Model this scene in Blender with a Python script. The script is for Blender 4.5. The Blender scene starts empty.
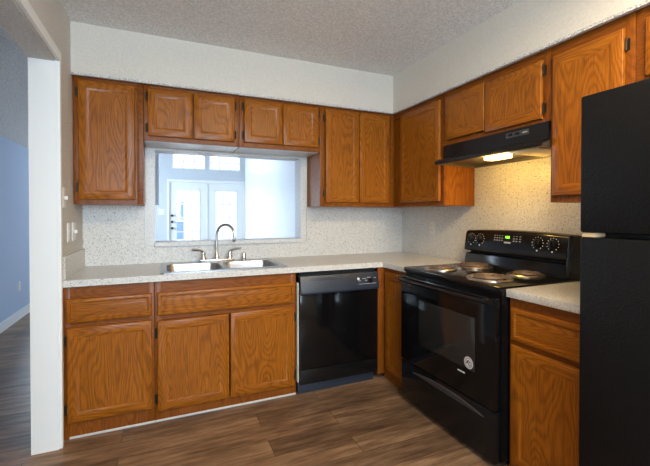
import bpy, bmesh, math, random
from mathutils import Vector, Matrix
S = bpy.context.scene
COL = S.collection

# ---------------------------------------------------------------- camera
cd = bpy.data.cameras.new('camera')
cam = bpy.data.objects.new('camera', cd); COL.objects.link(cam)
right = Vector((0.92104482, -0.38945659, 0.0))
up = Vector((0.00413382, 0.00977628, 0.99994367))
fwd = Vector((0.38943465, 0.92099294, -0.01061434))
cam.matrix_world = Matrix(((right.x, up.x, -fwd.x, -2.2212), (right.y, up.y, -fwd.y, -3.1169),
                           (right.z, up.z, -fwd.z, 1.2890), (0, 0, 0, 1)))
cd.sensor_fit = 'HORIZONTAL'; cd.sensor_width = 36.0
cd.lens = 371.696 / 650 * 36.0
cd.shift_x = 5.571 / 650
cd.shift_y = -14.83 / 650
cd.clip_start = 0.05; cd.clip_end = 200
S.camera = cam

# ---------------------------------------------------------------- light, exposure
S.view_settings.view_transform = 'Standard'; S.view_settings.look = 'None'
S.view_settings.gamma = 1.0; S.view_settings.exposure = 0.14
S.view_settings.use_curve_mapping = False
w = bpy.data.worlds.new('sky'); S.world = w; w.use_nodes = True
nt = w.node_tree; bg = nt.nodes['Background']
bg.inputs['Color'].default_value = (0.62, 0.78, 1.0, 1); bg.inputs['Strength'].default_value = 4.0


def area_light(name, loc, rot, sx, sy, power, color):
    ld = bpy.data.lights.new(name, 'AREA'); ld.shape = 'RECTANGLE'; ld.size = sx; ld.size_y = sy
    ld.energy = power; ld.color = color
    o = bpy.data.objects.new(name, ld); COL.objects.link(o); o.location = loc; o.rotation_euler = rot
    return o


PI = math.pi
# daylight outside the windows (area lights stand just outside the glass, shining in)
area_light('daylight_dining_window', (-2.05, -5.30, 1.55), (PI / 2, 0, 0), 1.4, 1.5, 158, (0.66, 0.84, 1.0))
area_light('added_fill_side_window', (-4.2, 3.9, 1.5), (0, -PI / 2, 0), 1.3, 2.0, 150, (0.66, 0.82, 1.0))  # added fill, shines through an unseen made-up window to light the hall
area_light('daylight_french_door', (-1.35, 5.98, 1.4), (-PI / 2, 0, 0), 1.5, 2.4, 32, (0.80, 0.90, 1.0))

# ---------------------------------------------------------------- materials
def new_mat(name):
    m = bpy.data.materials.new(name); m.use_nodes = True
    return m, m.node_tree, m.node_tree.nodes['Principled BSDF']


def plain(name, col, rough=0.5, metal=0.0, spec=0.5, coat=0.0):
    m, t, p = new_mat(name)
    p.inputs['Base Color'].default_value = (*col, 1); p.inputs['Roughness'].default_value = rough
    p.inputs['Metallic'].default_value = metal; p.inputs['Specular IOR Level'].default_value = spec
    p.inputs['Coat Weight'].default_value = coat
    return m


class N:
    def __init__(s, t): s.t = t
    def new(s, ty, **kw):
        n = s.t.nodes.new(ty)
        for k, v in kw.items(): setattr(n, k, v)
        return n
    def link(s, a, b): s.t.links.new(a, b)
    def math(s, op, a, b=None):
        n = s.new('ShaderNodeMath', operation=op)
        for i, v in enumerate((a, b)):
            if v is None: continue
            if isinstance(v, (int, float)): n.inputs[i].default_value = v
            else: s.link(v, n.inputs[i])
        return n.outputs[0]
    def noise(s, vec, scale, detail=3, rough=0.5):
        n = s.new('ShaderNodeTexNoise'); n.inputs['Scale'].default_value = scale
        n.inputs['Detail'].default_value = detail; n.inputs['Roughness'].default_value = rough
        if vec is not None: s.link(vec, n.inputs['Vector'])
        return n.outputs['Fac']
    def ramp(s, fac, stops):
        r = s.new('ShaderNodeValToRGB'); e = r.color_ramp.elements
        while len(e) < len(stops): e.new(0.5)
        for i, (pos, c) in enumerate(stops):
            e[i].position = pos; e[i].color = (*c, 1) if len(c) == 3 else c
        s.link(fac, r.inputs['Fac']); return r.outputs['Color']
    def mix(s, fac, a, b, blend='MIX'):
        n = s.new('ShaderNodeMix', data_type='RGBA', blend_type=blend)
        for sock, v in ((n.inputs[0], fac), (n.inputs[6], a), (n.inputs[7], b)):
            if isinstance(v, (int, float)): sock.default_value = v
            elif isinstance(v, tuple): sock.default_value = (*v, 1)
            else: s.link(v, sock)
        return n.outputs[2]
    def bump(s, h, strength, dist, p):
        b = s.new('ShaderNodeBump'); b.inputs['Strength'].default_value = strength; b.inputs['Distance'].default_value = dist
        s.link(h, b.inputs['Height']); s.link(b.outputs['Normal'], p.inputs['Normal'])


def oak(name, along, light, mid, dark, rough=0.33, ringamp=1.0):
    """oak with cathedral grain; along = 'v' grain runs up, 'h' grain runs sideways"""
    m, t, p = new_mat(name); n = N(t)
    tc = n.new('ShaderNodeTexCoord'); oi = n.new('ShaderNodeObjectInfo')
    sp = n.new('ShaderNodeSeparateXYZ'); n.link(tc.outputs['Object'], sp.inputs[0])
    wd = n.math('ADD', sp.outputs['X'], sp.outputs['Y'])
    a, b = (wd, sp.outputs['Z']) if along == 'v' else (sp.outputs['Z'], wd)
    a = n.math('ADD', a, n.math('MULTIPLY', oi.outputs['Random'], 37.0))
    b = n.math('ADD', b, n.math('MULTIPLY', oi.outputs['Random'], 61.0))
    def vec(sa, sb):
        c = n.new('ShaderNodeCombineXYZ')
        n.link(n.math('MULTIPLY', a, sa), c.inputs[0]); n.link(n.math('MULTIPLY', b, sb), c.inputs[1])
        return c.outputs[0]
    low = n.noise(vec(5.5, 0.9), 1.0, 1.0, 0.4)
    wob = n.noise(vec(14, 5), 1.0, 2.0)
    ph = n.math('ADD', n.math('MULTIPLY', low, 230.0), n.math('MULTIPLY', wob, 10.0))
    ring = n.math('ADD', n.math('MULTIPLY', n.math('SINE', ph), 0.5), 0.5)
    ring = n.math('POWER', ring, 2.0)
    fine = n.noise(vec(120, 5), 1.0, 3.0, 0.6)
    pores = n.noise(vec(260, 9), 1.0, 2.0, 0.6)
    tone = n.noise(vec(3, 1.2), 1.0, 2.0)
    base = n.ramp(n.math('ADD', n.math('MULTIPLY', fine, 0.6), n.math('MULTIPLY', tone, 0.4)),
                  [(0.34, mid), (0.66, light)])
    c = n.mix(n.math('MULTIPLY', ring, 0.42 * ringamp), base, dark)
    pr = n.ramp(pores, [(0.36, (0.55, 0.55, 0.55)), (0.5, (1, 1, 1))])
    c = n.mix(0.75, c, pr, 'MULTIPLY')
    n.link(c, p.inputs['Base Color'])
    p.inputs['Roughness'].default_value = rough
    p.inputs['Specular IOR Level'].default_value = 0.25
    n.bump(n.math('ADD', pores, ring), 0.12, 0.002, p)
    return m


OL, OM, OD = (0.41, 0.133, 0.010), (0.28, 0.081, 0.005), (0.10, 0.025, 0.002)
OAKV = oak('oak_vertical_grain', 'v', OL, OM, OD)
OAKH = oak('oak_horizontal_grain', 'h', OL, OM, OD)
OAKF = oak('oak_face_frame', 'v', (0.28, 0.082, 0.008), (0.20, 0.053, 0.005), (0.10, 0.024, 0.002), 0.36)
OAKFH = oak('oak_face_rail', 'h', (0.28, 0.082, 0.008), (0.20, 0.053, 0.005), (0.10, 0.024, 0.002), 0.36)


def textured(name, col, scale, strength, dist=0.004, rough=0.8, var=0.04, detail=3):
    m, t, p = new_mat(name); n = N(t)
    tc = n.new('ShaderNodeTexCoord')
    f = n.noise(tc.outputs['Object'], scale, detail, 0.6)
    c0 = tuple(x * (1 - var) for x in col); c1 = tuple(min(1, x * (1 + var)) for x in col)
    n.link(n.ramp(f, [(0.35, c0), (0.65, c1)]), p.inputs['Base Color'])
    p.inputs['Roughness'].default_value = rough; p.inputs['Specular IOR Level'].default_value = 0.3
    n.bump(f, strength, dist, p)
    return m


WALL = textured('wall_paint_cream', (0.66, 0.62, 0.55), 70, 0.5, 0.004, 0.7)
WALLL = textured('wall_paint_textured', (0.66, 0.635, 0.59), 95, 0.9, 0.006, 0.75, 0.10)
CEIL = textured('popcorn_ceiling', (0.84, 0.83, 0.81), 85, 1.0, 0.012, 0.95, 0.16, 4)
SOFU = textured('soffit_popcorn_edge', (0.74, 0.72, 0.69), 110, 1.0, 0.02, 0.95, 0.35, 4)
HALLW = textured('hall_wall_paint', (0.44, 0.53, 0.69), 60, 0.4, 0.004, 0.7)
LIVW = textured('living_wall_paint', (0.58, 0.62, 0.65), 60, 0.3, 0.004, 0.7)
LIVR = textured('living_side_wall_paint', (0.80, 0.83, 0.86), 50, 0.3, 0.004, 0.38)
TRIM = plain('white_trim_paint', (0.82, 0.83, 0.82), 0.4)
BROWNJ = plain('floor_edge_brown', (0.25, 0.16, 0.09), 0.6)


def speckle(name, base, dark, lightc, rough, dens=0.62, scale=170):
    m, t, p = new_mat(name); n = N(t)
    tc = n.new('ShaderNodeTexCoord')
    a = n.noise(tc.outputs['Object'], scale, 2, 0.6)
    b = n.noise(tc.outputs['Object'], scale * 0.55, 3, 0.7)
    mp = n.new('ShaderNodeMapping'); mp.inputs['Location'].default_value = (3.1, 7.7, 1.3)
    n.link(tc.outputs['Object'], mp.inputs['Vector'])
    c = n.noise(mp.outputs[0], scale * 0.8, 2, 0.6)
    col = n.mix(n.ramp(b, [(0.4, (0, 0, 0)), (0.62, (1, 1, 1))]), base, lightc)
    col = n.mix(n.ramp(a, [(dens - 0.03, (0, 0, 0)), (dens + 0.03, (1, 1, 1))]), col, dark)
    col = n.mix(n.ramp(c, [(dens + 0.0, (0, 0, 0)), (dens + 0.05, (1, 1, 1))]), col, tuple(0.55 * x for x in dark))
    n.link(col, p.inputs['Base Color']); p.inputs['Roughness'].default_value = rough
    return m


LAM = speckle('speckled_laminate', (0.60, 0.585, 0.55), (0.40, 0.38, 0.35), (0.70, 0.69, 0.66), 0.30)
SPL = speckle('speckled_backsplash', (0.64, 0.63, 0.60), (0.40, 0.375, 0.34), (0.72, 0.71, 0.68), 0.38, 0.62, 130)


def floor_mat():
    m, t, p = new_mat('vinyl_plank_floor'); n = N(t)
    tc = n.new('ShaderNodeTexCoord')
    br = n.new('ShaderNodeTexBrick'); br.offset = 0.37; br.offset_frequency = 2
    n.link(tc.outputs['Object'], br.inputs['Vector'])
    br.inputs['Scale'].default_value = 1.0
    br.inputs['Brick Width'].default_value = 1.22; br.inputs['Row Height'].default_value = 0.152
    br.inputs['Mortar Size'].default_value = 0.0016; br.inputs['Mortar Smooth'].default_value = 0.2
    br.inputs['Bias'].default_value = 0.0
    br.inputs['Color1'].default_value = (0, 0, 0, 1); br.inputs['Color2'].default_value = (1, 1, 1, 1)
    br.inputs['Mortar'].default_value = (0.5, 0.5, 0.5, 1)
    sp = n.new('ShaderNodeSeparateXYZ'); n.link(tc.outputs['Object'], sp.inputs[0])
    off = n.math('MULTIPLY', br.outputs['Color'], 23.0)
    def vec(sx, sy):
        c = n.new('ShaderNodeCombineXYZ')
        n.link(n.math('ADD', n.math('MULTIPLY', sp.outputs['X'], sx), off), c.inputs[0])
        n.link(n.math('MULTIPLY', sp.outputs['Y'], sy), c.inputs[1]); n.link(off, c.inputs[2])
        return c.outputs[0]
    g1 = n.noise(vec(4.5, 38), 1.0, 4, 0.65)
    g2 = n.noise(vec(2.4, 9), 1.0, 2, 0.5)
    g3 = n.noise(vec(7, 150), 1.0, 2, 0.6)
    s = n.math('ADD', n.math('MULTIPLY', g1, 0.55), n.math('ADD', n.math('MULTIPLY', g2, 0.3), n.math('MULTIPLY', g3, 0.15)))
    col = n.ramp(s, [(0.36, (0.080, 0.044, 0.024)), (0.5, (0.185, 0.110, 0.063)), (0.64, (0.320, 0.205, 0.125))])
    tint = n.ramp(br.outputs['Color'], [(0.0, (0.62, 0.60, 0.58)), (0.5, (0.95, 0.93, 0.9)), (1.0, (1.25, 1.18, 1.1))])
    col = n.mix(1.0, col, tint, 'MULTIPLY')
    col = n.mix(br.outputs['Fac'], col, (0.045, 0.025, 0.014))
    n.link(col, p.inputs['Base Color']); p.inputs['Roughness'].default_value = 0.40; p.inputs['Specular IOR Level'].default_value = 0.35
    n.bump(n.math('SUBTRACT', g1, n.math('MULTIPLY', br.outputs['Fac'], 2.0)), 0.15, 0.002, p)
    return m


FLOOR = floor_mat()
BLK = plain('black_enamel', (0.006, 0.006, 0.0065), 0.16, spec=0.35)
BLKG = plain('black_glass', (0.004, 0.004, 0.0045), 0.09, spec=0.33)
BLKM = plain('black_matte_plastic', (0.008, 0.008, 0.0085), 0.38, spec=0.3)
BLKW = plain('black_panel_blue_reflection', (0.018, 0.026, 0.042), 0.42, spec=0.6)  # window reflection painted in as a blue tint of the black base
DARK = plain('dark_recess', (0.008, 0.008, 0.008), 0.8)
def fridge_mat():
    m, t, p = new_mat('black_leather_grain_steel'); n = N(t)
    tc = n.new('ShaderNodeTexCoord')
    f = n.noise(tc.outputs['Object'], 130, 3, 0.6)
    p.inputs['Base Color'].default_value = (0.006, 0.006, 0.0065, 1); p.inputs['Roughness'].default_value = 0.40; p.inputs['Specular IOR Level'].default_value = 0.13
    n.bump(f, 0.6, 0.003, p)
    return m
FRG = fridge_mat()
STEEL = plain('brushed_stainless', (0.43, 0.44, 0.46), 0.33, 1.0)
CHROME = plain('satin_nickel', (0.66, 0.65, 0.64), 0.27, 1.0)
CHR2 = plain('drip_pan_chrome', (0.66, 0.58, 0.49), 0.3, 1.0)
COIL = plain('coil_element', (0.16, 0.115, 0.085), 0.5, 0.3)
HINGE = plain('dark_bronze_hinge', (0.045, 0.032, 0.020), 0.4, 0.7)
PLATE = plain('white_plastic_plate', (0.80, 0.80, 0.77), 0.35)
ALMOND = plain('almond_plastic_plate', (0.84, 0.79, 0.67), 0.4)
GASKET = plain('beige_foam_gasket', (0.58, 0.40, 0.22), 0.7)
WHT = plain('white_print', (0.75, 0.75, 0.75), 0.5)
GREYP = plain('grey_print', (0.40, 0.40, 0.41), 0.5)
STRIP = plain('pale_vinyl_strip', (0.60, 0.60, 0.60), 0.35)
ALU = plain('filter_aluminium', (0.55, 0.50, 0.42), 0.42, 0.9)
HOODIN = plain('hood_inner_metal', (0.16, 0.14, 0.12), 0.35, 0.6)
STK = plain('silver_sticker', (0.62, 0.58, 0.57), 0.4)
CONC = plain('patio_concrete', (0.62, 0.60, 0.57), 0.9)
STUCCO = plain('pale_stucco', (0.80, 0.79, 0.76), 0.9)
BLUEG = plain('blue_grey_window', (0.16, 0.24, 0.36), 0.15)


def emit(name, col, st):
    m, t, p = new_mat(name)
    p.inputs['Base Color'].default_value = (*col, 1)
    p.inputs['Emission Color'].default_value = (*col, 1); p.inputs['Emission Strength'].default_value = st
    return m


GREEN = emit('green_clock_digits', (0.35, 1.0, 0.05), 1.6)
LENS = emit('hood_lamp_lens', (1.0, 0.60, 0.18), 9.0)
DIFF = emit('fill_fixture_diffuser', (1.0, 0.80, 0.54), 9.5)  # glowing face of the added ceiling fill fixture
def glass():
    m, t, p = new_mat('window_glass')
    p.inputs['Base Color'].default_value = (1, 1, 1, 1); p.inputs['Roughness'].default_value = 0.0
    p.inputs['IOR'].default_value = 1.45
    n = N(t); tr = n.new('ShaderNodeBsdfTransparent'); gl = n.new('ShaderNodeBsdfGlossy'); gl.inputs['Roughness'].default_value = 0.0
    mx = n.new('ShaderNodeMixShader'); mx.inputs[0].default_value = 0.06
    n.link(tr.outputs[0], mx.inputs[1]); n.link(gl.outputs[0], mx.inputs[2])
    n.link(mx.outputs[0], t.nodes['Material Output'].inputs['Surface'])
    return m
GLASS = glass()

# ---------------------------------------------------------------- mesh helpers (all coordinates are world coordinates)
OFF = {}


def box(bm, x0, x1, y0, y1, z0, z1, bev=0.0, seg=2, mi=0):
    x0, x1 = min(x0, x1), max(x0, x1); y0, y1 = min(y0, y1), max(y0, y1); z0, z1 = min(z0, z1), max(z0, z1)
    vs = [bm.verts.new(p) for p in ((x0, y0, z0), (x1, y0, z0), (x1, y1, z0), (x0, y1, z0), (x0, y0, z1), (x1, y0, z1), (x1, y1, z1), (x0, y1, z1))]
    fs = [bm.faces.new([vs[i] for i in f]) for f in ((3, 2, 1, 0), (4, 5, 6, 7), (0, 1, 5, 4), (1, 2, 6, 5), (2, 3, 7, 6), (3, 0, 4, 7))]
    for f in fs: f.material_index = mi
    if bev > 0:
        es = list({e for f in fs for e in f.edges})
        r = bmesh.ops.bevel(bm, geom=es, offset=bev, segments=seg, profile=0.5, affect='EDGES')
        for f in r['faces']: f.material_index = mi
    return fs


def prism(bm, prof, axis, a0, a1, bev=0.0):
    """extrude a closed 2D profile along an axis: axis 'y' -> profile is (x,z); axis 'x' -> (y,z); axis 'z' -> (x,y)"""
    def P(p, a):
        return {'y': (p[0], a, p[1]), 'x': (a, p[0], p[1]), 'z': (p[0], p[1], a)}[axis]
    A = [bm.verts.new(P(p, a0)) for p in prof]; B = [bm.verts.new(P(p, a1)) for p in prof]
    k = len(prof)
    fs = [bm.faces.new((A[i], A[(i + 1) % k], B[(i + 1) % k], B[i])) for i in range(k)]
    fs.append(bm.faces.new(A[::-1])); fs.append(bm.faces.new(B))
    if bev > 0:
        es = [e for f in fs[-2:] for e in f.edges]
        bmesh.ops.bevel(bm, geom=es, offset=bev, segments=2, profile=0.5, affect='EDGES')
    return fs


def lathe(bm, prof, centre, axis='z', seg=32, caps=True):
    """revolve (radius, height) pairs about an axis through centre"""
    rings = []
    for r, h in prof:
        ring = []
        for i in range(seg):
            a = 2 * PI * i / seg; u, v = r * math.cos(a), r * math.sin(a)
            p = {'z': (u, v, h), 'x': (h, u, v), 'y': (u, h, v)}[axis]
            ring.append(bm.verts.new(Vector(centre) + Vector(p)))
        rings.append(ring)
    for A, B in zip(rings, rings[1:]):
        for i in range(seg):
            bm.faces.new((A[i], A[(i + 1) % seg], B[(i + 1) % seg], B[i]))
    if caps:
        bm.faces.new(rings[0][::-1]); bm.faces.new(rings[-1])


def tube(bm, pts, rad, seg=12, caps=True):
    pts = [Vector(p) for p in pts]; k = len(pts)
    rads = rad if isinstance(rad, (list, tuple)) else [rad] * k
    t0 = (pts[1] - pts[0]).normalized()
    nrm = t0.orthogonal().normalized(); prev = t0; rings = []
    for i, p in enumerate(pts):
        t = (pts[min(i + 1, k - 1)] - pts[max(i - 1, 0)]).normalized()
        nrm = prev.rotation_difference(t) @ nrm; prev = t
        b = t.cross(nrm)
        rings.append([bm.verts.new(p + (nrm * math.cos(2 * PI * j / seg) + b * math.sin(2 * PI * j / seg)) * rads[i]) for j in range(seg)])
    for A, B in zip(rings, rings[1:]):
        for j in range(seg): bm.faces.new((A[j], A[(j + 1) % seg], B[(j + 1) % seg], B[j]))
    if caps:
        bm.faces.new(rings[0][::-1]); bm.faces.new(rings[-1])


def obj(name, bm, mats, parent=None, origin=None, label=None, smooth=True):
    bmesh.ops.recalc_face_normals(bm, faces=bm.faces)
    off = OFF[parent.name] if parent is not None else Vector(origin or (0, 0, 0))
    for v in bm.verts: v.co -= off
    me = bpy.data.meshes.new(name); bm.to_mesh(me); bm.free()
    for m in (mats if isinstance(mats, (list, tuple)) else [mats]): me.materials.append(m)
    if smooth:
        me.polygons.foreach_set('use_smooth', [True] * len(me.polygons))
        me.set_sharp_from_angle(angle=math.radians(35))
    o = bpy.data.objects.new(name, me); COL.objects.link(o)
    OFF[o.name] = off.copy()
    if parent is not None: o.parent = parent
    else: o.location = off
    if label: o['label'] = label
    return o


def tag(o, label, cat, group=None):
    o['label'] = label; o['category'] = cat
    if group: o['group'] = group
    return o


def thing(name, loc, label, cat, group=None):
    o = bpy.data.objects.new(name, None); COL.objects.link(o); o.location = loc; o.empty_display_size = 0.1
    OFF[o.name] = Vector(loc)
    return tag(o, label, cat, group)


def struct(name, bm, m, label=None, smooth=False):
    o = obj(name, bm, m, smooth=smooth); o['kind'] = 'structure'
    if label: o['label'] = label
    return o


def boxes(*bs, bev=0.0):
    bm = bmesh.new()
    for b in bs: box(bm, *b, bev=bev)
    return bm


def text_part(name, s, size, origin, face, mat, parent, label=None, depth=0.0006, align='CENTER'):
    """lettering as a mesh; face 'x-' reads when looking +X, face 'y-' reads when looking +Y"""
    c = bpy.data.curves.new('lettering', 'FONT'); c.body = s; c.size = size; c.align_x = align; c.align_y = 'CENTER'; c.extrude = depth
    tmp = bpy.data.objects.new('tmp_lettering', c); COL.objects.link(tmp)
    dg = bpy.context.evaluated_depsgraph_get(); me = bpy.data.meshes.new_from_object(tmp.evaluated_get(dg))
    bpy.data.objects.remove(tmp)
    R = Matrix(((0, 0, -1), (-1, 0, 0), (0, 1, 0))) if face == 'x-' else Matrix(((1, 0, 0), (0, 0, -1), (0, 1, 0)))
    off = OFF[parent.name]
    for v in me.vertices: v.co = R @ v.co + Vector(origin) - off
    me.materials.clear(); me.materials.append(mat)
    o = bpy.data.objects.new(name, me); COL.objects.link(o); o.parent = parent; OFF[o.name] = off.copy()
    if label: o['label'] = label
    return o


# ---------------------------------------------------------------- room shell
ZC, ZS, SD = 2.502, 2.182, 0.346          # kitchen ceiling, soffit underside, soffit depth
XL = -2.748                                # kitchen left wall face
HX = -3.85                                 # hall wall face
YB = -5.05                                 # rear wall
LX = -0.41                                 # living room right wall
LY = 5.70                                  # living room far wall
PX0, PX1, PZ0, PZ1 = -2.272, -1.09, 1.075, 1.784     # pass-through opening

struct('floor', boxes((HX - .15, .2, YB - .15, LY + .15, -.06, 0)), FLOOR)
struct('wall_back', boxes((-2.868, PX0 - .006, 0, .13, 0, 4.3), (PX1 + .006, .15, 0, .13, 0, 4.3), (PX0 - .006, PX1 + .006, 0, .13, 0, PZ0 - .035), (PX0 - .006, PX1 + .006, 0, .13, PZ1 + .002, 4.3)), WALL)
struct('wall_right', boxes((0, .15, YB, 0, 0, 2.6)), WALL)
struct('wall_left', boxes((-2.868, XL, -.685, 0, 0, ZC + .1), (-2.868, XL, YB, -2.7, 0, ZC + .1), (-2.868, XL, -2.7, -.685, 2.128, ZC + .1)), WALLL)
struct('wall_rear', boxes((HX - .15, -2.75, YB - .15, YB, 0, 2.7), (-1.35, .15, YB - .15, YB, 0, 2.7), (-2.75, -1.35, YB - .15, YB, 0, .85), (-2.75, -1.35, YB - .15, YB, 2.25, 2.7)), WALL)
struct('ceiling', boxes((XL, 0, YB, 0, ZC, ZC + .08)), CEIL)
bm = boxes((XL, 0, -SD, 0, ZS + .006, ZC), (-SD, 0, YB, -SD, ZS + .006, ZC))
struct('ceiling_soffit', bm, WALL, 'cream dropped soffit above the wall cabinets')
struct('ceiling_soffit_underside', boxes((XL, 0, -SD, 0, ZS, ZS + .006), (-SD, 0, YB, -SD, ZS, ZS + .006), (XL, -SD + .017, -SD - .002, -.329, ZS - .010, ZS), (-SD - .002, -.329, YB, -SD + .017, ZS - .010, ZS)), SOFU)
# backsplash laminate on both walls, side splash on the left wall
struct('wall_backsplash', boxes((XL + .001, PX0 - .075, -.006, 0, .90, 1.40), (PX1 + .06, -.006, -.006, 0, .90, 1.40), (PX0 - .075, PX1 + .06, -.006, 0, .90, 1.05)), SPL)
struct('wall_backsplash_right', boxes((-.006, 0, -2.23, -.006, .90, 1.80)), SPL)
bm = boxes((XL, XL + .016, -.60, -.006, .914, 1.046))
struct('trim_1', bm, SPL, 'speckled side splash along the left wall')
# pass-through casing, sill and reveals
bm = bmesh.new()
box(bm, PX0 - .075, PX0, -.012, 0, 1.05, PZ1 + .0, .002); box(bm, PX1, PX1 + .05, -.012, 0, 1.05, PZ1, .002)
box(bm, PX0 - .075, PX1 + .05, -.012, 0, PZ1 - .005, PZ1 + .05, .002)
box(bm, PX0 - .006, PX0, -.002, .135, PZ0, PZ1); box(bm, PX1, PX1 + .006, -.002, .135, PZ0, PZ1); box(bm, PX0, PX1, -.002, .135, PZ1 - .006, PZ1 + .0015)
PTRIM = speckle('pass_through_trim', (0.64, 0.64, 0.63), (0.50, 0.49, 0.47), (0.69, 0.69, 0.68), 0.35, 0.64, 120)
struct('trim_2', bm, PTRIM, 'pale speckled casing around the pass-through opening')
struct('windowsill', boxes((PX0 - .004, PX1 + .004, -.03, .15, PZ0 - .035, PZ0), bev=.004), PTRIM, 'pale speckled sill ledge of the pass-through')
# doorway jamb and casing in the left wall
bm = bmesh.new()
box(bm, -2.872, XL + .001, -.70, -.685, 0, 2.128); box(bm, -2.872, XL + .001, -2.7, -2.685, 0, 2.128)
box(bm, XL, XL + .012, -.697, -.637, 0.0, 2.123, .004); box(bm, XL + .010, XL + .017, -.695, -.667, 0.0, 2.123, .002)
box(bm, XL, XL + .012, -2.775, -2.69, 0, 2.123, .004)
box(bm, XL, XL + .012, -2.775, -.637, 2.125, 2.187, .004); box(bm, XL + .010, XL + .017, -2.70, -.667, 2.1255, 2.155, .002)
struct('trim_3', bm, TRIM, 'white jamb and casing of the open doorway at the left')
struct('trim_4', boxes((-2.872, XL - .004, -2.685, -.70, 2.118, 2.128)), WALLL, 'painted underside of the doorway header')
# hall and living room
struct('wall_hall', boxes((HX - .15, HX, YB, 2.95, 0, 2.3), (HX - .15, HX, 4.95, LY, 0, 2.3), (HX - .15, HX, 2.95, 4.95, 0, .75), (HX - .15, HX, 2.95, 4.95, 2.05, 2.3)), HALLW)
bm = boxes((HX, HX + .014, YB, LY, 0, .105)); struct('baseboard_hall', bm, TRIM)
zs = lambda x: 2.155 + .52 * (x - HX)
bm = bmesh.new()
prism(bm, [(HX - .1, zs(HX - .1)), (-2.8, zs(-2.8)), (-2.8, zs(-2.8) + .1), (HX - .1, zs(HX - .1) + .1)], 'y', YB, .05)
struct('ceiling_hall', bm, CEIL)
bm = bmesh.new()
prism(bm, [(HX - .1, zs(HX - .1)), (LX + .1, zs(LX + .1)), (LX + .1, zs(LX + .1) + .1), (HX - .1, zs(HX - .1) + .1)], 'y', .05, LY + .1)
struct('ceiling_living', bm, CEIL)
DX0, DX1 = -2.10, -.42
struct('wall_living_far', boxes((HX - .1, -3.6, LY, LY + .12, 0, 4.2), (-3.6, -2.65, LY, LY + .12, 0, .8), (-3.6, -2.65, LY, LY + .12, 2.1, 4.2), (-2.65, DX0, LY, LY + .12, 0, 4.2),
       (DX0, -2.01, LY, LY + .12, 2.03, 4.2), (-2.01, -1.31, LY, LY + .12, 2.03, 2.30), (-2.01, -1.31, LY, LY + .12, 2.645, 4.2), (-1.31, -1.23, LY, LY + .12, 2.03, 4.2),
       (-1.23, -.52, LY, LY + .12, 2.03, 2.30), (-1.23, -.52, LY, LY + .12, 2.645, 4.2), (-.52, LX + .1, LY, LY + .12, 2.03, 4.2), (DX1, LX + .1, LY, LY + .12, 0, 2.03)), LIVW)
struct('wall_living_right', boxes((LX, LX + .12, .13, LY, 0, 4.2)), LIVR)
struct('wall_living_stub', boxes((-2.85, -2.268, 2.98, 3.1, 1.428, 3.1)), LIVR, 'pale wall box hanging at the left beyond the pass-through')

# French doors and transom windows
def window(name, x0, x1, z0, z1, nx, nz, y=LY, fr=.028):
    bm = boxes((x0, x0 + fr, y - .01, y + .09, z0, z1), (x1 - fr, x1, y - .01, y + .09, z0, z1), (x0 + fr, x1 - fr, y - .01, y + .09, z0, z0 + fr), (x0 + fr, x1 - fr, y - .01, y + .09, z1 - fr, z1))
    for i in range(1, nx):
        xm = x0 + (x1 - x0) * i / nx; box(bm, xm - .013, xm + .013, y + .02, y + .05, z0 + fr, z1 - fr)
    for i in range(1, nz):
        zm = z0 + (z1 - z0) * i / nz; box(bm, x0 + fr, x1 - fr, y + .021, y + .049, zm - .013, zm + .013)
    o = struct(name, bm, TRIM)
    obj('pane', boxes((x0 + fr, x1 - fr, y + .033, y + .037, z0 + fr, z1 - fr)), GLASS, o, smooth=False)
    return o


window('window_1', -2.01, -1.31, 2.30, 2.645, 3, 2)
window('window_2', -1.23, -.52, 2.30, 2.645, 3, 2)
window('window_added_far', -3.6, -2.65, .8, 2.1, 2, 3)  # unseen window added to brighten the living room
def glass_door(name, x0, x1, gx0, gx1, hinge_left):
    y0, y1 = LY + .02, LY + .065
    bm = boxes((x0, gx0, y0, y1, .01, 2.0), (gx1, x1, y0, y1, .01, 2.0), (gx0, gx1, y0, y1, .01, .27), (gx0, gx1, y0, y1, 1.832, 2.0))
    fr = .02
    box(bm, gx0, gx0 + fr, y0 - .008, y1, .27, 1.832); box(bm, gx1 - fr, gx1, y0 - .008, y1, .27, 1.832)
    box(bm, gx0, gx1, y0 - .008, y1, .27, .27 + fr); box(bm, gx0, gx1, y0 - .008, y1, 1.832 - fr, 1.832)
    for i in range(1, 3):
        xm = gx0 + (gx1 - gx0) * i / 3; box(bm, xm - .013, xm + .013, y0 + .01, y0 + .03, .28, 1.82)
    for i in range(1, 5):
        zm = .27 + 1.562 * i / 5; box(bm, gx0 + .01, gx1 - .01, y0 + .011, y0 + .029, zm - .013, zm + .013)
    o = struct(name, bm, TRIM)
    obj('pane', boxes((gx0, gx1, y0 + .018, y0 + .022, .28, 1.825)), GLASS, o, smooth=False)
    return o


d1 = glass_door('door_1', -2.08, -1.275, -1.945, -1.43, True)
d2 = glass_door('door_2', -1.262, -.465, -1.10, -.60, False)
bm = bmesh.new()
for z in (.98, 1.12, 1.26):
    lathe(bm, [(.026, 0), (.026, -.012), (.014, -.014), (.014, -.035), (.026, -.045), (.024, -.062), (.008, -.066)], (-2.02, LY + .02, z), 'y', 16)
obj('door_knobs', bm, HINGE, d1, label='dark knob and deadbolts on the door')
bm = boxes((DX0 - .02, -2.082, LY - .02, LY + .09, 0, 2.01), (-.463, LX - .002, LY - .02, LY + .09, 0, 2.01), (DX0 - .02, LX - .002, LY - .02, LY + .09, 2.003, 2.06), (-1.274, -1.263, LY + .0, LY + .07, 0, 2.003))
struct('trim_5', bm, TRIM, 'white frame around the pair of glazed doors')
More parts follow.
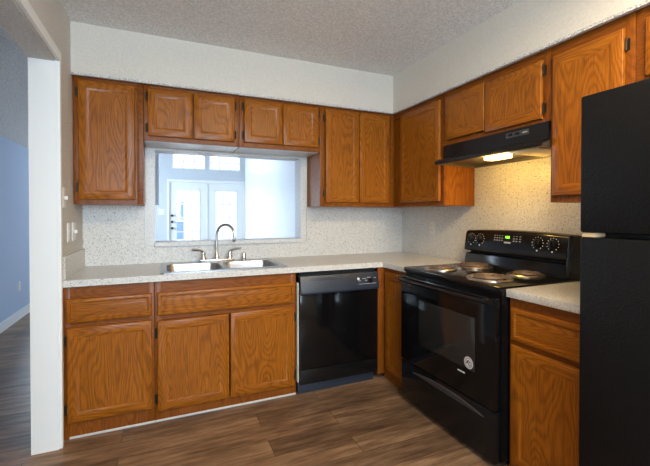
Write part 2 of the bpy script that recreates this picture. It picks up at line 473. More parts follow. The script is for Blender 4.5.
# rear window, then an unseen side window added to light the hall
bm = boxes((-2.747, -2.70, YB - .1, YB + .01, .85, 2.25), (-1.40, -1.35, YB - .1, YB + .01, .85, 2.25), (-2.70, -1.40, YB - .1, YB + .01, .85, .90), (-2.70, -1.40, YB - .1, YB + .01, 2.20, 2.25), (-2.075, -2.025, YB - .08, YB - .02, .90, 2.20))
o = struct('window_4', bm, TRIM)
obj('pane', boxes((-2.70, -1.40, YB - .052, YB - .048, .90, 2.20)), GLASS, o, smooth=False)
bm = boxes((HX - .1, HX + .01, 2.95, 3.0, .75, 2.05), (HX - .1, HX + .01, 4.9, 4.95, .75, 2.05), (HX - .1, HX + .01, 3.0, 4.9, .75, .80), (HX - .1, HX + .01, 3.0, 4.9, 2.0, 2.05), (HX - .08, HX - .02, 3.93, 3.97, .8, 2.0))
o = struct('window_added_side', bm, TRIM)
obj('pane', boxes((HX - .052, HX - .048, 3.0, 4.9, .80, 2.0)), GLASS, o, smooth=False)
# outside: patio and the wall of the building across
struct('ground', boxes((-12, 10, LY + .15, 22, -.12, -.02)), CONC, 'pale patio slab outside the glazed doors')
struct('wall_outside', boxes((-9, 8, 12.0, 12.3, -.02, 2.9)), STUCCO, 'pale wall of the building across the patio')
nb = thing('building_window', (-2.2, 11.95, 1.0), 'blue-grey gridded window on the pale wall outside, seen through the left glazed door', 'window')
bm = bmesh.new()
for i in range(4): box(bm, -2.95 + i * .5 - .03, -2.95 + i * .5 + .03, 11.93, 12.0, .3, 1.8)
for i in range(3): box(bm, -2.98, -1.42, 11.935, 11.995, .3 + i * .74 - .03, .3 + i * .74 + .03)
obj('window_frame', bm, TRIM, nb)
obj('glazing', boxes((-2.95, -1.45, 11.96, 11.99, .3, 1.8)), BLUEG, nb)

# ---------------------------------------------------------------- cabinets
def panel_front(face, a0, a1, z0, z1, d0, t=.019, rail=.052, kind='flat'):
    """cabinet door or drawer front. face 'y-': lies in X from a0 to a1, faces -Y at y=d0-t ... ; face 'x-': lies along Y, faces -X"""
    bm = bmesh.new()
    sgn = -1
    def P(a, z, dep):
        return (a, d0 - dep, z) if face == 'y-' else (d0 - dep, a, z)
    if kind == 'flat':
        prof = [(0, 0), (0, t - .005), (.0015, t - .002), (.005, t), (rail - .004, t), (rail, t - .001), (rail + .006, t - .0045), (rail + .009, t - .0055), (rail + .012, t - .0055)]
    else:  # field raised from a sloping bevel
        prof = [(0, 0), (0, t - .005), (.0015, t - .002), (.005, t), (rail - .014, t), (rail - .010, t - .008), (rail - .006, t - .0085), (rail + .014, t - .002), (rail + .016, t - .002)]
    a0, a1 = min(a0, a1), max(a0, a1)
    rings = []
    for ins, dep in prof:
        rings.append([bm.verts.new(P(a, z, dep)) for a, z in ((a0 + ins, z0 + ins), (a1 - ins, z0 + ins), (a1 - ins, z1 - ins), (a0 + ins, z1 - ins))])
    for A, B in zip(rings, rings[1:]):
        for i in range(4):
            f = bm.faces.new((A[i], A[(i + 1) % 4], B[(i + 1) % 4], B[i])); f.material_index = 1 if i in (0, 2) else 0
    f = bm.faces.new(rings[-1])
    if kind != 'flat' or (a1 - a0) > 2.2 * (z1 - z0): f.material_index = 1
    f = bm.faces.new(rings[0][::-1])
    return bm


def hinge(face, a, z, d0, parent):
    bm = bmesh.new()
    if face == 'y-':
        tube(bm, [(a, d0 - .008, z - .026), (a, d0 - .008, z + .026)], .0055, 8)
        lathe(bm, [(.0015, -.034), (.004, -.030), (.004, -.026)], (a, d0 - .008, z), 'z', 8); lathe(bm, [(.004, .026), (.004, .030), (.0015, .034)], (a, d0 - .008, z), 'z', 8)
        box(bm, a - .012, a + .012, d0 - .003, d0 - .0005, z - .026, z + .026)
    else:
        tube(bm, [(d0 - .008, a, z - .026), (d0 - .008, a, z + .026)], .0055, 8)
        lathe(bm, [(.0015, -.034), (.004, -.030), (.004, -.026)], (d0 - .008, a, z), 'z', 8); lathe(bm, [(.004, .026), (.004, .030), (.0015, .034)], (d0 - .008, a, z), 'z', 8)
        box(bm, d0 - .003, d0 - .0005, a - .012, a + .012, z - .026, z + .026)
    return obj('hinge', bm, HINGE, parent)


def cabinet(name, label, face, a0, a1, z0, z1, depth, doors, group, drawers=(), gaps=(), foot=None, open_top=False, pale=False):
    """doors: (a0,a1,z0,z1, hinge_side or None); the carcass is a box with a face frame standing on its front"""
    a0, a1 = min(a0, a1), max(a0, a1)
    mid = (a0 + a1) / 2
    loc = (mid, -depth, z0) if face == 'y-' else (-depth, mid, z0)
    t = thing(name, loc, label, 'cabinet', group)
    fd = depth
    def bx(bm, u0, u1, d0, d1, zz0, zz1, bev=0.0):
        if face == 'y-': box(bm, u0, u1, -d1, -d0, zz0, zz1, bev)
        else: box(bm, -d1, -d0, u0, u1, zz0, zz1, bev)
    bm = bmesh.new()
    if open_top:
        bx(bm, a0, a0 + .016, .008, fd - .018, z0, z1); bx(bm, a1 - .016, a1, .008, fd - .018, z0, z1)
        bx(bm, a0 + .016, a1 - .016, .008, .014, z0, z1); bx(bm, a0 + .016, a1 - .016, .014, fd - .018, z0 + .08, z0 + .096)
    else: bx(bm, a0, a1, .008, fd - .018, z0, z1)
    obj('carcass', bm, OAKV, t, smooth=False)
    # face frame: stiles and rails
    bm = bmesh.new(); st = .038
    bx(bm, a0, a0 + st, fd - .018, fd, z0, z1, .001); bx(bm, a1 - st, a1, fd - .018, fd, z0, z1, .001)
    for g in gaps: bx(bm, g - .019, g + .019, fd - .018, fd, z0, z1, .001)
    k = len(bm.faces)
    lo_r = min(d[2] for d in doors) + .012; hi_r = max(d[3] for d in list(doors) + list(drawers)) - .012
    bx(bm, a0 + st, a1 - st, fd - .018, fd - .0004, z0, lo_r, 0); bx(bm, a0 + st, a1 - st, fd - .018, fd - .0004, hi_r, z1, 0)
    for (da0, da1, dz0, dz1, kk) in drawers: bx(bm, a0 + st, a1 - st, fd - .018, fd - .0004, dz0 - .03, dz0 + .01, 0)
    bm.faces.ensure_lookup_table()
    for f in list(bm.faces)[k:]: f.material_index = 1
    obj('face_frame', bm, [OAKF, OAKFH], t)
    for (d0, d1, dz0, dz1, hs) in doors:
        dr = obj('door', panel_front(face, d0, d1, dz0, dz1, -fd - .0005, rail=.05), [OAKV, OAKH], t)
        if hs is not None:
            lo, hi = min(d0, d1), max(d0, d1)
            a = (lo - .006) if hs < 0 else (hi + .006)
            dz = .075 if dz1 - dz0 > .5 else .055
            for z in (dz0 + dz, dz1 - dz): hinge(face, a, z, -fd, dr)
    for (d0, d1, dz0, dz1, kind) in drawers:
        obj('drawer_front', panel_front(face, d0, d1, dz0, dz1, -fd - .0005, rail=.034, kind=kind), [OAKH, OAKH], t)
    if pale:
        bm = bmesh.new(); bx(bm, a0 + .006, a1 - .006, .013, fd - .02, z0 - .003, z0 - .0002)
        obj('bottom_panel', bm, PTRIM, t, label='pale laminate underside of the cabinet')
    if foot:
        bm = bmesh.new(); bx(bm, foot[0], foot[1], fd, fd + .005, 0.0, .012, .001)
        obj('foot_strip', bm, STRIP, t, label='thin pale strip along the foot of the cabinet')
    return t


UD = .305
GU, GB = 'oak wall cabinets', 'oak base cabinets'
TOPZ = ZS - .001
XW = -2.745
cabinet('wall_cabinet', 'tall single-door oak wall cabinet at the far left, beside the doorway', 'y-', XW, -2.338, 1.354, TOPZ, UD, [(-2.715, -2.388, 1.386, 2.150, -1)], GU)
cabinet('wall_cabinet', 'short double-door oak wall cabinet over left half of the pass-through', 'y-', -2.336, -1.687, 1.796, TOPZ, UD, [(-2.310, -2.021, 1.826, 2.152, -1), (-2.012, -1.722, 1.826, 2.152, 1)], GU, pale=True)
cabinet('wall_cabinet', 'short double-door oak wall cabinet over right half of the pass-through', 'y-', -1.685, -1.028, 1.796, TOPZ, UD, [(-1.651, -1.350, 1.830, 2.155, -1), (-1.346, -1.048, 1.830, 2.155, 1)], GU, pale=True)
cabinet('wall_cabinet', 'tall double-door oak wall cabinet on the back wall above the dishwasher', 'y-', -1.026, -.307, 1.354, TOPZ, UD, [(-.982, -.670, 1.388, 2.155, -1), (-.664, -.362, 1.388, 2.155, None)], GU)
cabinet('wall_cabinet', 'tall single-door oak wall cabinet in the corner left of the range hood', 'x-', -.946, -.010, 1.354, TOPZ, UD, [(-.912, -.416, 1.388, 2.140, None)], GU)
cabinet('wall_cabinet', 'short double-door oak wall cabinet directly above the range hood', 'x-', -1.762, -.948, 1.790, TOPZ, UD, [(-1.328, -.975, 1.826, 2.132, None), (-1.720, -1.334, 1.808, 2.125, -1)], GU)
cabinet('wall_cabinet', 'tall single-door oak wall cabinet between range hood and refrigerator', 'x-', -2.148, -1.764, 1.352, TOPZ, UD, [(-2.110, -1.782, 1.386, 2.120, -1)], GU)
cabinet('wall_cabinet', 'oak wall cabinet high above the refrigerator, cut off by the right edge', 'x-', -3.10, -2.150, 1.845, TOPZ, UD, [(-2.62, -2.190, 1.880, 2.125, None), (-3.06, -2.625, 1.880, 2.125, None)], GU)

BD = .61
cabinet('base_cabinet', 'oak base cabinet with one drawer and one door at the far left', 'y-', XW, -2.268, 0, .876, BD, [(-2.724, -2.282, .095, .640, -1)], GB, [(-2.726, -2.282, .668, .805, 'raised')], foot=(XW + .03, -2.268))
cabinet('base_cabinet', 'wide oak sink base cabinet with long false drawer front and two doors', 'y-', -2.266, -1.345, 0, .876, BD, [(-2.252, -1.816, .070, .630, -1), (-1.808, -1.362, .070, .635, 1)], GB, [(-2.252, -1.362, .662, .805, 'raised')], foot=(-2.266, -1.347), open_top=True)
# inner corner unit: stands beside the range, its filler closes the corner towards the dishwasher
t = cabinet('base_cabinet', 'narrow oak corner base cabinet between dishwasher and stove', 'x-', -.955, -.612, .0, .876, BD, [(-.945, -.655, .075, .840, None)], GB)
obj('corner_filler', boxes((-.676, -.612, -.632, -.612, .04, .876), bev=.001), OAKF, t)
cabinet('base_cabinet', 'oak base cabinet with one drawer and one door between stove and refrigerator', 'x-', -2.20, -1.772, 0, .876, BD, [(-2.165, -1.790, .045, .640, None)], GB, [(-2.165, -1.790, .668, .825, 'raised')])

# ---------------------------------------------------------------- countertops
bm = bmesh.new()
CZ0, CZ1 = .876, .914
SX0, SX1, SY0, SY1 = -2.215, -1.415, -.575, -.105
def counter_front(bm, x0, x1):
    box(bm, x0, x1, -.635, SY0, CZ0, CZ1, .003)
prof_out = [(XW, -.635), (-.635, -.635), (-.635, -.961), (-.008, -.961), (-.008, -.008), (XW, -.008)]
def slab_with_hole(bm, outer, holes, z0, z1):
    loops = []
    for z in (z1, z0):
        es = []
        vv = []
        for lp in [outer] + holes:
            vs = [bm.verts.new((x, y, z)) for x, y in lp]; vv.append(vs)
            es += [bm.edges.new((vs[i], vs[(i + 1) % len(vs)])) for i in range(len(vs))]
        bmesh.ops.triangle_fill(bm, use_beauty=True, use_dissolve=False, edges=es)
        loops.append(vv)
    for A, B in zip(*loops):
        k = len(A)
        for i in range(k): bm.faces.new((A[i], A[(i + 1) % k], B[(i + 1) % k], B[i]))
slab_with_hole(bm, prof_out, [[(SX0, SY0), (SX1, SY0), (SX1, SY1), (SX0, SY1)]], CZ0, CZ1)
tag(obj('countertop', bm, LAM, origin=(-1.7, -.3, CZ0), smooth=False), 'speckled white L-shaped laminate countertop around the sink and into the corner', 'countertop')
tag(obj('countertop', boxes((-.635, -.008, -2.222, -1.768, CZ0, CZ1), bev=.002), LAM, origin=(-.3, -2.0, CZ0)), 'short speckled laminate countertop between stove and refrigerator', 'countertop')

# ---------------------------------------------------------------- sink
def rrect(x0, x1, y0, y1, r, seg=6):
    out = []
    for cx, cy, a0 in ((x1 - r, y0 + r, -PI / 2), (x1 - r, y1 - r, 0), (x0 + r, y1 - r, PI / 2), (x0 + r, y0 + r, PI)):
        for i in range(seg + 1):
            a = a0 + PI / 2 * i / seg; out.append((cx + r * math.cos(a), cy + r * math.sin(a)))
    return out


sk = thing('kitchen_sink', (-1.815, -.32, .914), 'double-bowl stainless steel sink set into the speckled countertop', 'sink')
bm = bmesh.new()
bowls = [(-2.195, -1.835), (-1.795, -1.435)]
holes = [rrect(a, b, -.555, -.175, .06) for a, b in bowls]
slab_with_hole(bm, rrect(-2.235, -1.395, -.598, -.048, .025, 4), holes, .9145, .919)
obj('rim', bm, STEEL, sk)
for a, b in bowls:
    bm = bmesh.new(); rings = []
    for ins, z, r in ((0, .917, .06), (.004, .905, .058), (.012, .79, .055), (.022, .755, .05), (.045, .742, .04), (.14, .738, .03)):
        rings.append([bm.verts.new((x, y, z)) for x, y in rrect(a + ins, b - ins, -.555 + ins, -.175 - ins, r)])
    for A, B in zip(rings, rings[1:]):
        for i in range(len(A)): bm.faces.new((A[i], A[(i + 1) % len(A)], B[(i + 1) % len(A)], B[i]))
    bm.faces.new(rings[-1])
    bo = obj('bowl', bm, STEEL, sk)
    bm = bmesh.new(); lathe(bm, [(.045, .0), (.045, .003), (.036, .004), (.030, -.001), (.005, -.001)], ((a + b) / 2, -.365, .7385), 'z', 24)
    obj('drain', bm, CHROME, bo)

# ---------------------------------------------------------------- faucet
fx, fy = -1.825, -.095
fc = thing('kitchen_faucet', (fx, fy, .919), 'brushed gooseneck faucet with two lever handles behind the sink', 'faucet')
bm = bmesh.new(); box(bm, fx - .135, fx + .135, fy - .026, fy + .026, .9195, .936, .006)
obj('base_plate', bm, CHROME, fc)
bm = bmesh.new()
dirv = Vector((.72, -.69, 0)); R0 = .082; top = 1.125
pts = [Vector((fx, fy, .936)), Vector((fx, fy, 1.0)), Vector((fx, fy, 1.07))]
for i in range(0, 17):
    a = PI * 1.07 * i / 16
    pts.append(Vector((fx, fy, top)) + dirv * (R0 - R0 * math.cos(a)) + Vector((0, 0, R0 * math.sin(a))))
tube(bm, pts, .0105, 14)
e = pts[-1]; dd = (pts[-1] - pts[-2]).normalized()
tube(bm, [e - dd * .004, e + dd * .010, e + dd * .028, e + dd * .032], [.012, .0135, .0135, .011], 14)
lathe(bm, [(.026, .934), (.024, .945), (.016, .958), (.014, .985), (.0112, .99)], (fx, fy, 0), 'z', 20)
obj('spout', bm, CHROME, fc)
for s in (-1, 1):
    hx = fx + s * .102
    bm = bmesh.new()
    lathe(bm, [(.026, .934), (.025, .944), (.018, .956), (.017, .972), (.019, .980), (.016, .990), (.006, .996)], (hx, fy, 0), 'z', 20)
    tube(bm, [(hx, fy, .985), (hx + s * .014, fy - .004, 1.004), (hx + s * .045, fy - .012, 1.012), (hx + s * .082, fy - .018, 1.014), (hx + s * .088, fy - .019, 1.014)], [.010, .0105, .0085, .0095, .004], 10)
    obj('handle', bm, CHROME, fc)
bm = bmesh.new(); lathe(bm, [(.021, .919), (.021, .926), (.017, .930), (.017, .968), (.014, .976), (.006, .978)], (fx + .215, fy, 0), 'z', 20)
tag(obj('air_gap_cap', bm, CHROME, origin=(fx + .215, fy, .919)), 'small metal cap cylinder on the sink deck right of the faucet', 'sink fitting')

# ---------------------------------------------------------------- dishwasher
dw = thing('dishwasher', (-1.0, -.6, 0), 'black built-in dishwasher under the countertop between sink cabinet and corner', 'dishwasher')
DA, DB = -1.326, -.690
obj('tub', boxes((DA + .012, DB - .004, -.60, -.02, .09, .868)), DARK, dw, smooth=False)
bm = bmesh.new()
prof = [(-.60, .716), (-.662, .716), (-.671, .720), (-.675, .730), (-.674, .738), (-.651, .836), (-.645, .846), (-.60, .846)]
prism(bm, prof, 'x', DA, DB, .003)
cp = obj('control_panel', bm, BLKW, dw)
pf = lambda z: -.674 + (z - .738) * .2347            # panel face y at height z
bm = bmesh.new(); prism(bm, [(pf(.812) - .0005, .812), (pf(.812) - .004, .814), (pf(.826) - .004, .827), (pf(.826) + .003, .829)], 'x', -1.255, -.985, .001)
obj('handle_lip', bm, plain('lip_highlight_tint', (.05, .06, .075), .25), cp)  # light streak along the handle slot painted in as lighter blue-grey
bm = bmesh.new()
lathe(bm, [(.010, .002), (.010, -.006), (.008, -.008)], (-.865, pf(.803), .803), 'y', 14)
obj('start_button', bm, WHT, cp)
bm = bmesh.new()
for x, z, wd in ((-.83, .800, .03), (-.79, .806, .03), (-.728, .801, .016), (-.81, .786, .02), (-.865, .785, .02)):
    box(bm, x, x + wd, pf(z) - .001, pf(z) + .003, z, z + .005)
box(bm, -.865, -.715, pf(.762) - .001, pf(.762) + .003, .762, .7655)
obj('printed_marks', bm, GREYP, cp, smooth=False)
bm = bmesh.new(); lathe(bm, [(.019, .004), (.019, -.010), (.016, -.013)], (-.765, pf(.785), .785), 'y', 18)
box(bm, -.768, -.762, pf(.785) - .016, pf(.785) - .012, .771, .800)
obj('selector_knob', bm, BLKM, cp)
obj('door_panel', boxes((DA, DB, -.652, -.60, .182, .713), bev=.003), BLKG, dw)
obj('lower_panel', boxes((DA, DB, -.654, -.60, .075, .179), bev=.003), BLK, dw)
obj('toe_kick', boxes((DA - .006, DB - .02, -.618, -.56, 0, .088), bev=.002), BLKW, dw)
obj('side_bracket', boxes((DA - .012, DA - .006, -.632, -.60, .09, .80)), ALMOND, dw, smooth=False)

# ---------------------------------------------------------------- range
RY0, RY1 = -.965, -1.763
rg = thing('electric_range', (-.35, -1.364, 0), 'freestanding black electric coil range with oven between the right-hand base cabinets', 'range')
bm = boxes((-.655, -.03, RY1, RY0, .035, .895))
obj('oven_body', bm, BLK, rg, smooth=False)
for y in (RY0 - .04, RY1 + .04):
    for x in (-.60, -.10):
        bm = bmesh.new(); lathe(bm, [(.018, 0), (.018, .012), (.010, .014), (.010, .036)], (x, y, 0), 'z', 12)
        obj('levelling_foot', bm, DARK, rg)
bm = bmesh.new(); box(bm, -.672, -.03, RY1 - .002, RY0 + .002, .893, .924, .006)
ck = obj('cooktop', bm, BLK, rg)
# storage drawer with its moulded pull
bm = bmesh.new(); box(bm, -.695, -.655, RY1 + .004, RY0 - .004, .03, .292, .008)
sd = obj('storage_drawer', bm, BLK, rg)
bm = bmesh.new()
ring = []
for i in range(25):
    f = i / 24; y = -1.10 - .59 * f; ring.append((y, .268 - .05 * (2 * f - 1) ** 2 * .55, .268 - .05 * (2 * f - 1) ** 2 * .55 - .030 * (1 - (2 * f - 1) ** 2) - .002))
tv = [bm.verts.new((-.7005, y, a)) for y, a, b in ring]; bv = [bm.verts.new((-.6955, y, b)) for y, a, b in ring]
tb = [bm.verts.new((-.694, y, a + .004)) for y, a, b in ring]; bb_ = [bm.verts.new((-.694, y, b)) for y, a, b in ring]
for L1, L2 in ((tb, tv), (tv, bv), (bv, bb_)):
    for i in range(24): bm.faces.new((L1[i], L1[i + 1], L2[i + 1], L2[i]))
obj('drawer_pull', bm, plain('pull_highlight_grey', (.035, .035, .037), .35), sd)  # highlight on the pull painted in as a lighter grey
# oven door
bm = bmesh.new(); box(bm, -.700, -.657, RY1 + .004, RY0 - .004, .300, .868, .008)
od = obj('oven_door', bm, BLKG, rg)
bm = bmesh.new(); box(bm, -.7015, -.699, -1.632, -1.165, .45, .738, .0008)
WINM = plain('oven_window_glass', (0.020, 0.019, 0.018), 0.08, spec=0.5)
obj('oven_window', bm, WINM, od)
bm = bmesh.new()
pts = []
for i in range(25):
    f = i / 24; y = RY0 - .02 - (RY0 - RY1 - .04) * f
    pts.append((-.722 - .030 * (1 - (2 * f - 1) ** 4), y, .852 - 0.004 * (2 * f - 1) ** 2))
tube(bm, pts, .0125, 12)
for y in (RY0 - .03, RY1 + .03): box(bm, -.735, -.695, y - .014, y + .014, .838, .866, .004)
obj('door_handle', bm, BLK, od)
text_part('brand_lettering', 'FRIGIDAIRE', .0105, (-.7006, -1.535, .420), 'x-', WHT, od, 'small pale brand lettering on the oven door')
bm = bmesh.new(); lathe(bm, [(.032, 0), (.032, -.0012)], (-.7006, -1.59, .487), 'x', 32)
st = obj('round_sticker', bm, STK, od, label='round silver sticker on the oven door glass')
bm = bmesh.new()
for i in range(40):
    a0, a1 = 2 * PI * i / 40, 2 * PI * (i + 1) / 40
    vs = [bm.verts.new((-.7022, -1.59 + r * math.cos(a), .487 + r * math.sin(a))) for r, a in ((.0225, a0), (.0255, a0), (.0255, a1), (.0225, a1))]
    bm.faces.new(vs)
prism(bm, [(-1.574, .492), (-1.590, .502), (-1.606, .488), (-1.602, .483), (-1.590, .494), (-1.578, .486)], 'x', -.7026, -.7018)
prism(bm, [(-1.572, .478), (-1.584, .484), (-1.596, .470), (-1.608, .476), (-1.606, .480), (-1.596, .476), (-1.584, .490), (-1.573, .484)], 'x', -.7026, -.7018)
obj('sticker_emblem', bm, BLKM, st)
# burners
def burner(cx, cy, r):
    bm = bmesh.new()
    lathe(bm, [(r + .028, .9245), (r + .028, .931), (r + .021, .936), (r + .011, .931), (r * .8, .918), (r * .3, .9145), (.012, .9145)], (cx, cy, 0), 'z', 36, False)
    b = obj('drip_pan', bm, CHR2, rg)
    bm = bmesh.new(); pts = []
    turns = 4 if r > .08 else 3; r0 = .020
    for i in range(turns * 28 + 1):
        f = i / (turns * 28); rr = r0 + (r - r0) * f; a = 2 * PI * turns * f
        pts.append((cx + rr * math.cos(a), cy + rr * math.sin(a), .941))
    tube(bm, pts, .0060, 8)
    for k in range(3):
        a = k * 2 * PI / 3 + .5; box(bm, cx - .003, cx + .003, cy - .003, cy + .003, .926, .932)
        tube(bm, [(cx, cy, .930), (cx + r * math.cos(a), cy + r * math.sin(a), .930)], .0035, 6)
    obj('heating_coil', bm, COIL, b)
burner(-.525, -1.165, .074); burner(-.235, -1.165, .094); burner(-.525, -1.565, .094); burner(-.235, -1.565, .074)
# backguard with control panel
bm = bmesh.new()
prism(bm, [(-.03, .92), (-.130, .922), (-.127, .945), (-.118, 1.000), (-.108, 1.008), (-.03, 1.008)], 'y', RY1 + .030, RY0 - .006, .004)
bg_ = obj('backguard', bm, BLK, rg)
bm = bmesh.new()
prism(bm, [(-.03, 1.008), (-.095, 1.008), (-.095, 1.03), (-.03, 1.03)], 'y', RY1 + .05, RY0 - .03); 
obj('vent_slot', bm, DARK, bg_)
bm = bmesh.new()
k = 18; prof_rows = []
for i in range(k + 1):
    f = i / k; y = RY0 - .004 - (RY0 - RY1 - .030) * f
    rise = .012 * (1 - (2 * f - 1) ** 2)
    prof_rows.append([bm.verts.new((x, y, z)) for x, z in ((-.03, 1.022), (-.117, 1.022), (-.127, 1.028), (-.128, 1.045), (-.111, 1.150 + rise), (-.103, 1.163 + rise), (-.087, 1.170 + rise), (-.03, 1.170 + rise))])
for A, B in zip(prof_rows, prof_rows[1:]):
    for j in range(8): bm.faces.new((A[j], A[(j + 1) % 8], B[(j + 1) % 8], B[j]))
bm.faces.new(prof_rows[0]); bm.faces.new(prof_rows[-1][::-1])
pn = obj('control_panel', bm, BLK, rg)
bm = bmesh.new(); prism(bm, [(-.012, .925), (-.134, .925), (-.130, 1.02), (-.110, 1.168), (-.012, 1.168)], 'y', RY1 - .002, RY1 + .028, .004)
obj('end_cap', bm, BLK, rg)
px = lambda z: -.128 + (z - 1.045) * .017 / .105     # panel face x at height z
for y in (-1.028, -1.108, -1.552, -1.648):
    z = 1.112; x = px(z); bm = bmesh.new()
    lathe(bm, [(.026, x), (.025, x - .006), (.021, x - .018), (.019, x - .020)], (0, y, z), 'x', 24)
    box(bm, x - .030, x - .018, y - .006, y + .006, z - .019, z + .021, .002)
    kb = obj('knob', bm, BLKM, pn)
    bm = bmesh.new()
    for i in range(11):
        a = PI * (-.28 + 1.56 * i / 10); yy, zz = y + .036 * math.cos(a), z + .036 * math.sin(a)
        box(bm, px(zz) - .0012, px(zz) + .001, yy - .0025, yy + .0025, zz - .0025, zz + .0025)
    box(bm, px(z - .044) - .0012, px(z - .044) + .001, y - .004, y + .004, z - .048, z - .040)
    obj('dial_marks', bm, WHT, kb, smooth=False)
bm = bmesh.new()
for yy in (-1.235, -1.255, -1.275, -1.295, -1.385, -1.405, -1.43):
    for zz in (1.143, 1.128, 1.113): box(bm, px(zz) - .0016, px(zz) + .002, yy - .006, yy + .006, zz - .003, zz + .003)
box(bm, px(1.10) - .0016, px(1.10) + .002, -1.362, -1.312, 1.094, 1.106)
obj('keypad_buttons', bm, GREYP, pn, smooth=False)
bm = bmesh.new(); box(bm, px(1.135) - .002, px(1.135) + .003, -1.366, -1.308, 1.122, 1.150)
dp = obj('clock_display', bm, BLKG, pn)
bm = bmesh.new(); x = px(1.135) - .0030
def seg7(bm, y, z, segs, hh=.007, ww=.008):
    S7 = {'t': (0, hh, 1), 'm': (0, 0, 1), 'b': (0, -hh, 1), 'r': (-ww / 2, hh / 2, 0), 's': (-ww / 2, -hh / 2, 0), 'l': (ww / 2, hh / 2, 0), 'k': (ww / 2, -hh / 2, 0)}
    for c in segs:
        dy, dz, hor = S7[c]
        if hor: box(bm, x - .001, x + .0015, y + dy - ww / 2, y + dy + ww / 2, z + dz - .0012, z + dz + .0012)
        else: box(bm, x - .001, x + .0015, y + dy - .0012, y + dy + .0012, z + dz - hh / 2, z + dz + hh / 2)
seg7(bm, -1.318, 1.136, 'rs'); seg7(bm, -1.332, 1.136, 'trsmb'); seg7(bm, -1.346, 1.136, 'tlrmbs'); 
obj('clock_digits', bm, GREEN, dp, label='green lit clock digits', smooth=False)

# ---------------------------------------------------------------- range hood
hd = thing('range_hood', (-.2, -1.355, 1.65), 'black under-cabinet range hood with a lit lamp above the stove', 'range hood')
HY0, HY1 = -.952, -1.758
bm = bmesh.new()
prism(bm, [(-.010, 1.788), (-.318, 1.788), (-.318, 1.700), (-.386, 1.678), (-.396, 1.668), (-.396, 1.656), (-.388, 1.648), (-.370, 1.648), (-.362, 1.668), (-.305, 1.690), (-.300, 1.740), (-.010, 1.740)], 'y', HY0, HY1)
obj('hood_shell', bm, BLKM, hd)
bm = bmesh.new()
for y0, y1 in ((HY0, HY0 - .010), (HY1 + .010, HY1)):
    prism(bm, [(-.010, 1.738), (-.300, 1.738), (-.304, 1.690), (-.364, 1.666), (-.372, 1.650), (-.010, 1.642)], 'y', y0, y1)
box(bm, -.020, -.010, HY1 + .012, HY0 - .012, 1.642, 1.738)
obj('side_panel', bm, HOODIN, hd, smooth=False)
bm = bmesh.new(); box(bm, -.345, -.022, HY1 + .012, HY0 - .012, 1.664, 1.668)
obj('underside_pan', bm, HOODIN, hd, smooth=False)
bm = bmesh.new(); box(bm, -.345, -.050, -1.725, -1.535, 1.645, 1.663, .003)
for i in range(14): box(bm, -.325 + i * .0195, -.318 + i * .0195, -1.715, -1.545, 1.6425, 1.646)
obj('grease_filter', bm, ALU, hd)
bm = bmesh.new(); box(bm, -.358, -.275, -1.505, -1.362, 1.628, 1.664, .006)
ll = obj('lamp_lens', bm, LENS, hd, label='lit white lamp lens under the hood')
bm = bmesh.new(); box(bm, -.3200, -.3175, -1.645, -1.492, 1.742, 1.772, .001)
pl = obj('switch_plate', bm, plain('dark_grey_plate', (.05, .05, .05), .4), hd)
bm = bmesh.new()
for y in (-1.525, -1.572): box(bm, -.3245, -.3195, y - .014, y + .014, 1.749, 1.765, .001)
obj('rocker_switch', bm, BLKM, pl)
bm = bmesh.new(); box(bm, -.3208, -.3195, -1.635, -1.605, 1.754, 1.760)
obj('printed_mark', bm, GREYP, pl, smooth=False)
pld = bpy.data.lights.new('hood_bulb', 'POINT'); pld.energy = 4.6; pld.color = (1.0, .60, .12); pld.shadow_soft_size = .03
plo = bpy.data.objects.new('hood_bulb', pld); COL.objects.link(plo); plo.location = (-.325, -1.33, 1.575)

# ---------------------------------------------------------------- refrigerator
fr = thing('refrigerator', (-.4, -2.66, 0), 'black textured top-freezer refrigerator at the right edge', 'refrigerator')
FY0, FY1 = -2.238, -3.02
obj('cabinet_body', boxes((-.74, -.03, FY1, FY0, .03, 1.70), bev=.006), FRG, fr)
obj('freezer_door', boxes((-.82, -.748, FY1, FY0, 1.223, 1.716), bev=.008), FRG, fr)
obj('lower_door', boxes((-.82, -.748, FY1, FY0, .10, 1.207), bev=.008), FRG, fr)
obj('door_gasket', boxes((-.752, -.738, FY1 + .01, FY0 - .006, .11, 1.705)), DARK, fr, smooth=False)
obj('hinge_shim', boxes((-.812, -.75, -2.285, -2.242, 1.2075, 1.2225)), GASKET, fr, label='beige strip in the gap between the two doors', smooth=False)
obj('toe_grille', boxes((-.76, -.70, FY1 + .01, FY0 - .01, .0, .095)), BLKM, fr)
bm = bmesh.new()
for z0, z1 in ((1.26, 1.60), (.72, 1.17)): tube(bm, [(-.82, -2.95, z0), (-.862, -2.95, z0 + .03), (-.862, -2.95, z1 - .03), (-.82, -2.95, z1)], .013, 10)
obj('handle', bm, BLKM, fr)

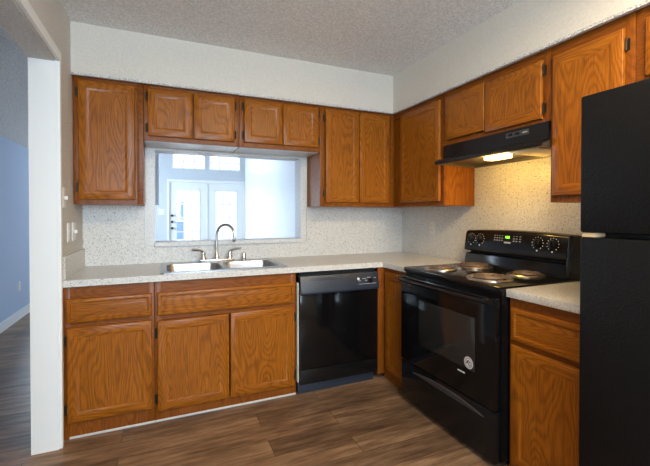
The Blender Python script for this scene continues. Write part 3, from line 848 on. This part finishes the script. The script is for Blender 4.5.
# ---------------------------------------------------------------- switches and outlets
def wall_plate(name, label, face, a, z, wall, toggles, mat, w=.072, h=.117, outlet=False, group=None):
    def bx(bm, u0, u1, d0, d1, z0, z1, bev=0):
        if face == 'x+': box(bm, wall + d0, wall + d1, u0, u1, z0, z1, bev)
        else: box(bm, wall - d1, wall - d0, u0, u1, z0, z1, bev)
    t = thing(name, (wall, a, z), label, 'outlet' if outlet else 'light switch', group)
    bm = bmesh.new(); bx(bm, a - w / 2, a + w / 2, 0.0002, .006, z - h / 2, z + h / 2, .002)
    obj('cover_plate', bm, mat, t)
    for q in toggles:
        if outlet:
            for dz in (-.021, .021):
                bm = bmesh.new(); bx(bm, a + q - .016, a + q + .016, .0055, .0085, z + dz - .014, z + dz + .014, .002)
                s = obj('socket', bm, mat, t)
                bm = bmesh.new()
                for dy in (-.006, .006): bx(bm, a + q + dy - .001, a + q + dy + .001, .0083, .0088, z + dz - .003, z + dz + .006)
                obj('slots', bm, DARK, s, smooth=False)
        else:
            bm = bmesh.new(); bx(bm, a + q - .005, a + q + .005, .0055, .022, z - .012, z + .010, .002)
            obj('toggle', bm, mat, t)
    return t


wall_plate('light_switch', 'white toggle switch on the left wall just below the wall cabinet, beside the doorway casing', 'x+', -.555, 1.385, XL, [0], PLATE)
wall_plate('light_switch', 'white toggle switch low on the left wall, close to the backsplash corner', 'x+', -.300, 1.178, XL, [0], PLATE, .105)
wall_plate('wall_outlet', 'narrow white outlet plate low on the left wall, nearer the doorway', 'x+', -.445, 1.178, XL, [0], PLATE, outlet=True)
wall_plate('wall_outlet', 'almond outlet plate on the speckled right-hand backsplash left of the stove', 'x-', -.462, 1.166, -.006, [0], ALMOND, outlet=True)
wall_plate('wall_outlet', 'white outlet plate low on the blue-grey hall wall', 'x+', 2.533, .405, HX, [0], PLATE, outlet=True)
t = thing('light_switch', (-2.24, LY, 1.34), 'white switch plate on the far living room wall left of the glazed doors', 'light switch')
obj('cover_plate', boxes((-2.295, -2.175, LY - .008, LY - .0005, 1.27, 1.41), bev=.003), PLATE, t)
obj('toggle', boxes((-2.24, -2.23, LY - .022, LY - .007, 1.33, 1.35)), PLATE, t)

# ---------------------------------------------------------------- added ceiling fixture (out of view, put in as fill light)
cl = thing('added_fill_fixture', (-1.2, -2.75, ZC), 'white ceiling fixture added out of view to light the kitchen', 'added fill light')
obj('housing', boxes((-1.85, -.55, -2.97, -2.53, ZC - .03, ZC - .001), bev=.004), TRIM, cl)
obj('diffuser', boxes((-1.81, -.59, -2.93, -2.57, ZC - .085, ZC - .031), bev=.012), DIFF, cl)
area_light('added_fill_tube', (-1.2, -2.75, ZC - .09), (0, 0, 0), 1.2, .34, 40, (1.0, .77, .48))  # fill lamp of the added fixture, no such source in view
